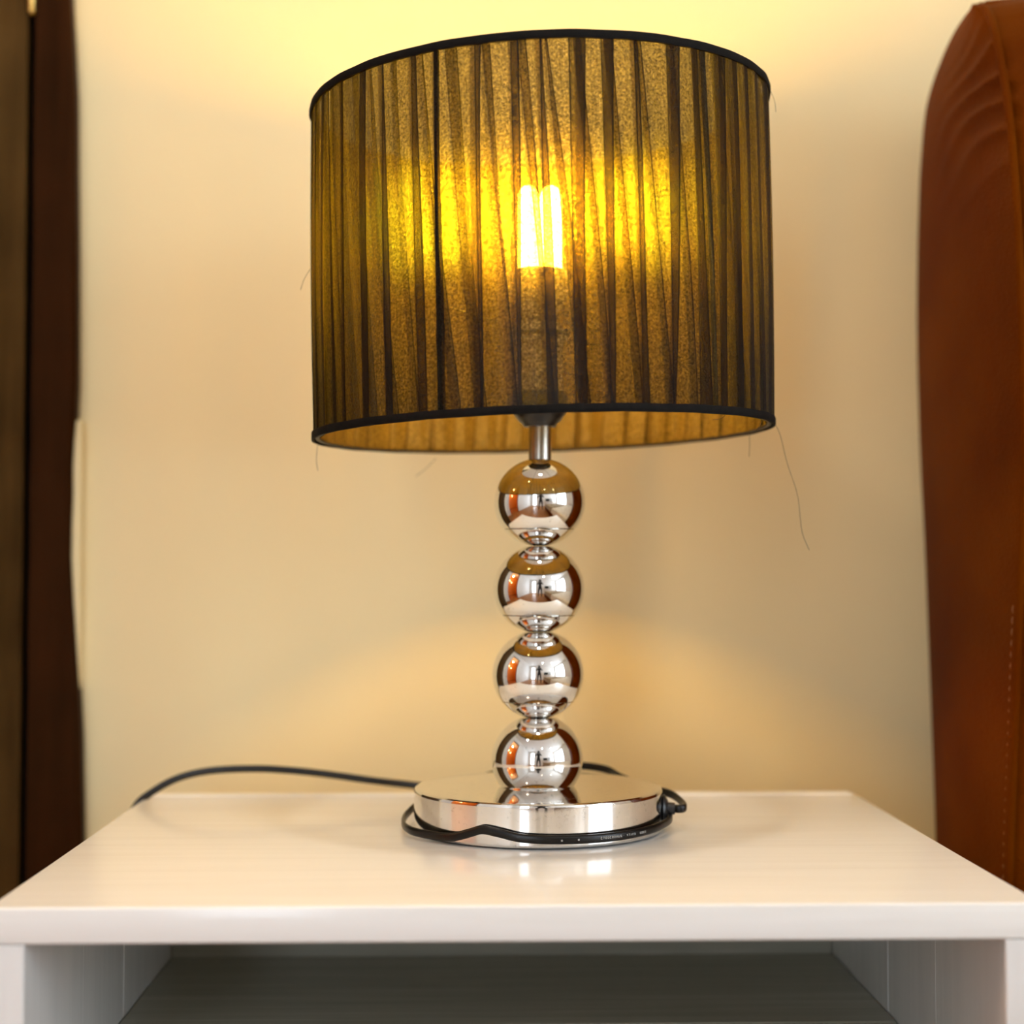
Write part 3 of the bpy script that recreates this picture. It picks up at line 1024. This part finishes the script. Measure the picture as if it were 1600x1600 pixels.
ld.energy, ld.color, ld.shadow_soft_size = 22.0, (1.0, 0.62, 0.28), 0.06
lo = bpy.data.objects.new('hall_lamp', ld)
lo.location = (-2.6, -0.6, 2.1)
COL.objects.link(lo)

# photographer, a small dark figure in every ball
person = thing('person', 'person in dark clothes standing with both hands raised to the face, holding a camera', 'person', (0.02, -1.95, 0))


def skinned(name, nodes, links, mat, parent, sub=1):
    me = bpy.data.meshes.new(name)
    me.from_pydata([n[0] for n in nodes], links, [])
    o = bpy.data.objects.new(name, me)
    COL.objects.link(o)
    md = o.modifiers.new('skin', 'SKIN')
    for v, n in zip(me.skin_vertices[0].data, nodes):
        v.radius = (n[1], n[1])
    me.skin_vertices[0].data[0].use_root = True
    s = o.modifiers.new('sub', 'SUBSURF')
    s.levels = s.render_levels = sub
    dg = bpy.context.evaluated_depsgraph_get()
    nm = bpy.data.meshes.new_from_object(o.evaluated_get(dg))
    o.modifiers.clear()
    o.data = nm
    nm.name = name
    nm.materials.clear()
    nm.materials.append(mat)
    for p in nm.polygons:
        p.use_smooth = True
    o.parent = parent
    return o


nodes, links = [], []


def nd(x, y, z, r, par=None):
    nodes.append(((x, y, z), r))
    if par is not None:
        links.append((par, len(nodes) - 1))
    return len(nodes) - 1


pel = nd(0, 0, 0.86, 0.125)
wa = nd(0, 0.01, 1.02, 0.108, pel)
ch = nd(0, 0, 1.22, 0.120, wa)
nk0 = nd(0, 0, 1.36, 0.055, ch)
nk = nd(0, 0.02, 1.43, 0.045, nk0)
hd = nd(0, 0.03, 1.53, 0.080, nk)
tp_ = nd(0, 0.02, 1.60, 0.062, hd)
for s in (-1, 1):
    hip = nd(s * 0.09, 0, 0.80, 0.088, pel)
    kn = nd(s * 0.125, 0.02, 0.45, 0.056, hip)
    an = nd(s * 0.150, -0.01, 0.09, 0.036, kn)
    nd(s * 0.165, 0.13, 0.035, 0.032, an)
    sh = nd(s * 0.165, 0, 1.30, 0.060, ch)
    el = nd(s * 0.250, 0.10, 1.10, 0.042, sh)
    wr_ = nd(s * 0.085, 0.22, 1.37, 0.026, el)
    pm_ = nd(s * 0.062, 0.235, 1.425, 0.022, wr_)
    for f in range(4):
        b0 = nd(s * (0.060 - 0.004 * f), 0.252 + 0.002 * f, 1.475 - 0.017 * f, 0.0085, pm_)
        b1 = nd(s * (0.036 - 0.003 * f), 0.275, 1.488 - 0.019 * f, 0.0080, b0)
        nd(s * 0.016, 0.268, 1.480 - 0.019 * f, 0.0070, b1)
    t0 = nd(s * 0.066, 0.205, 1.455, 0.0095, pm_)
    nd(s * 0.040, 0.200, 1.478, 0.0085, t0)
body = skinned('body', nodes, links, M['cloth_dark'], person, 1)
hair = bmesh.new()
bmesh.ops.create_icosphere(hair, subdivisions=3, radius=0.112)
bmesh.ops.scale(hair, verts=hair.verts, vec=(0.95, 0.95, 1.1))
bmesh.ops.translate(hair, verts=hair.verts, vec=(0, -0.03, 1.555))
obj('hair', hair, M['hair'], person, True)
camr = boxes((-0.075, 0.075, 0.205, 0.255, 1.42, 1.51), bev=0.008)
bm2 = lathe([(0, 0), (0.034, 0), (0.036, 0.01), (0.036, 0.075), (0.030, 0.08), (0, 0.078)], 24)
bmesh.ops.rotate(bm2, verts=bm2.verts, matrix=Matrix.Rotation(-math.pi / 2, 3, 'X'))
bmesh.ops.translate(bm2, verts=bm2.verts, vec=(0, 0.25, 1.465))
pc = thing('photo_camera', 'black photo camera held at the face by the person', 'camera', (0.02, -1.95, 0))
soften(obj('camera_body', camr, M['black'], pc))
soften(obj('camera_lens', bm2, M['black'], pc))
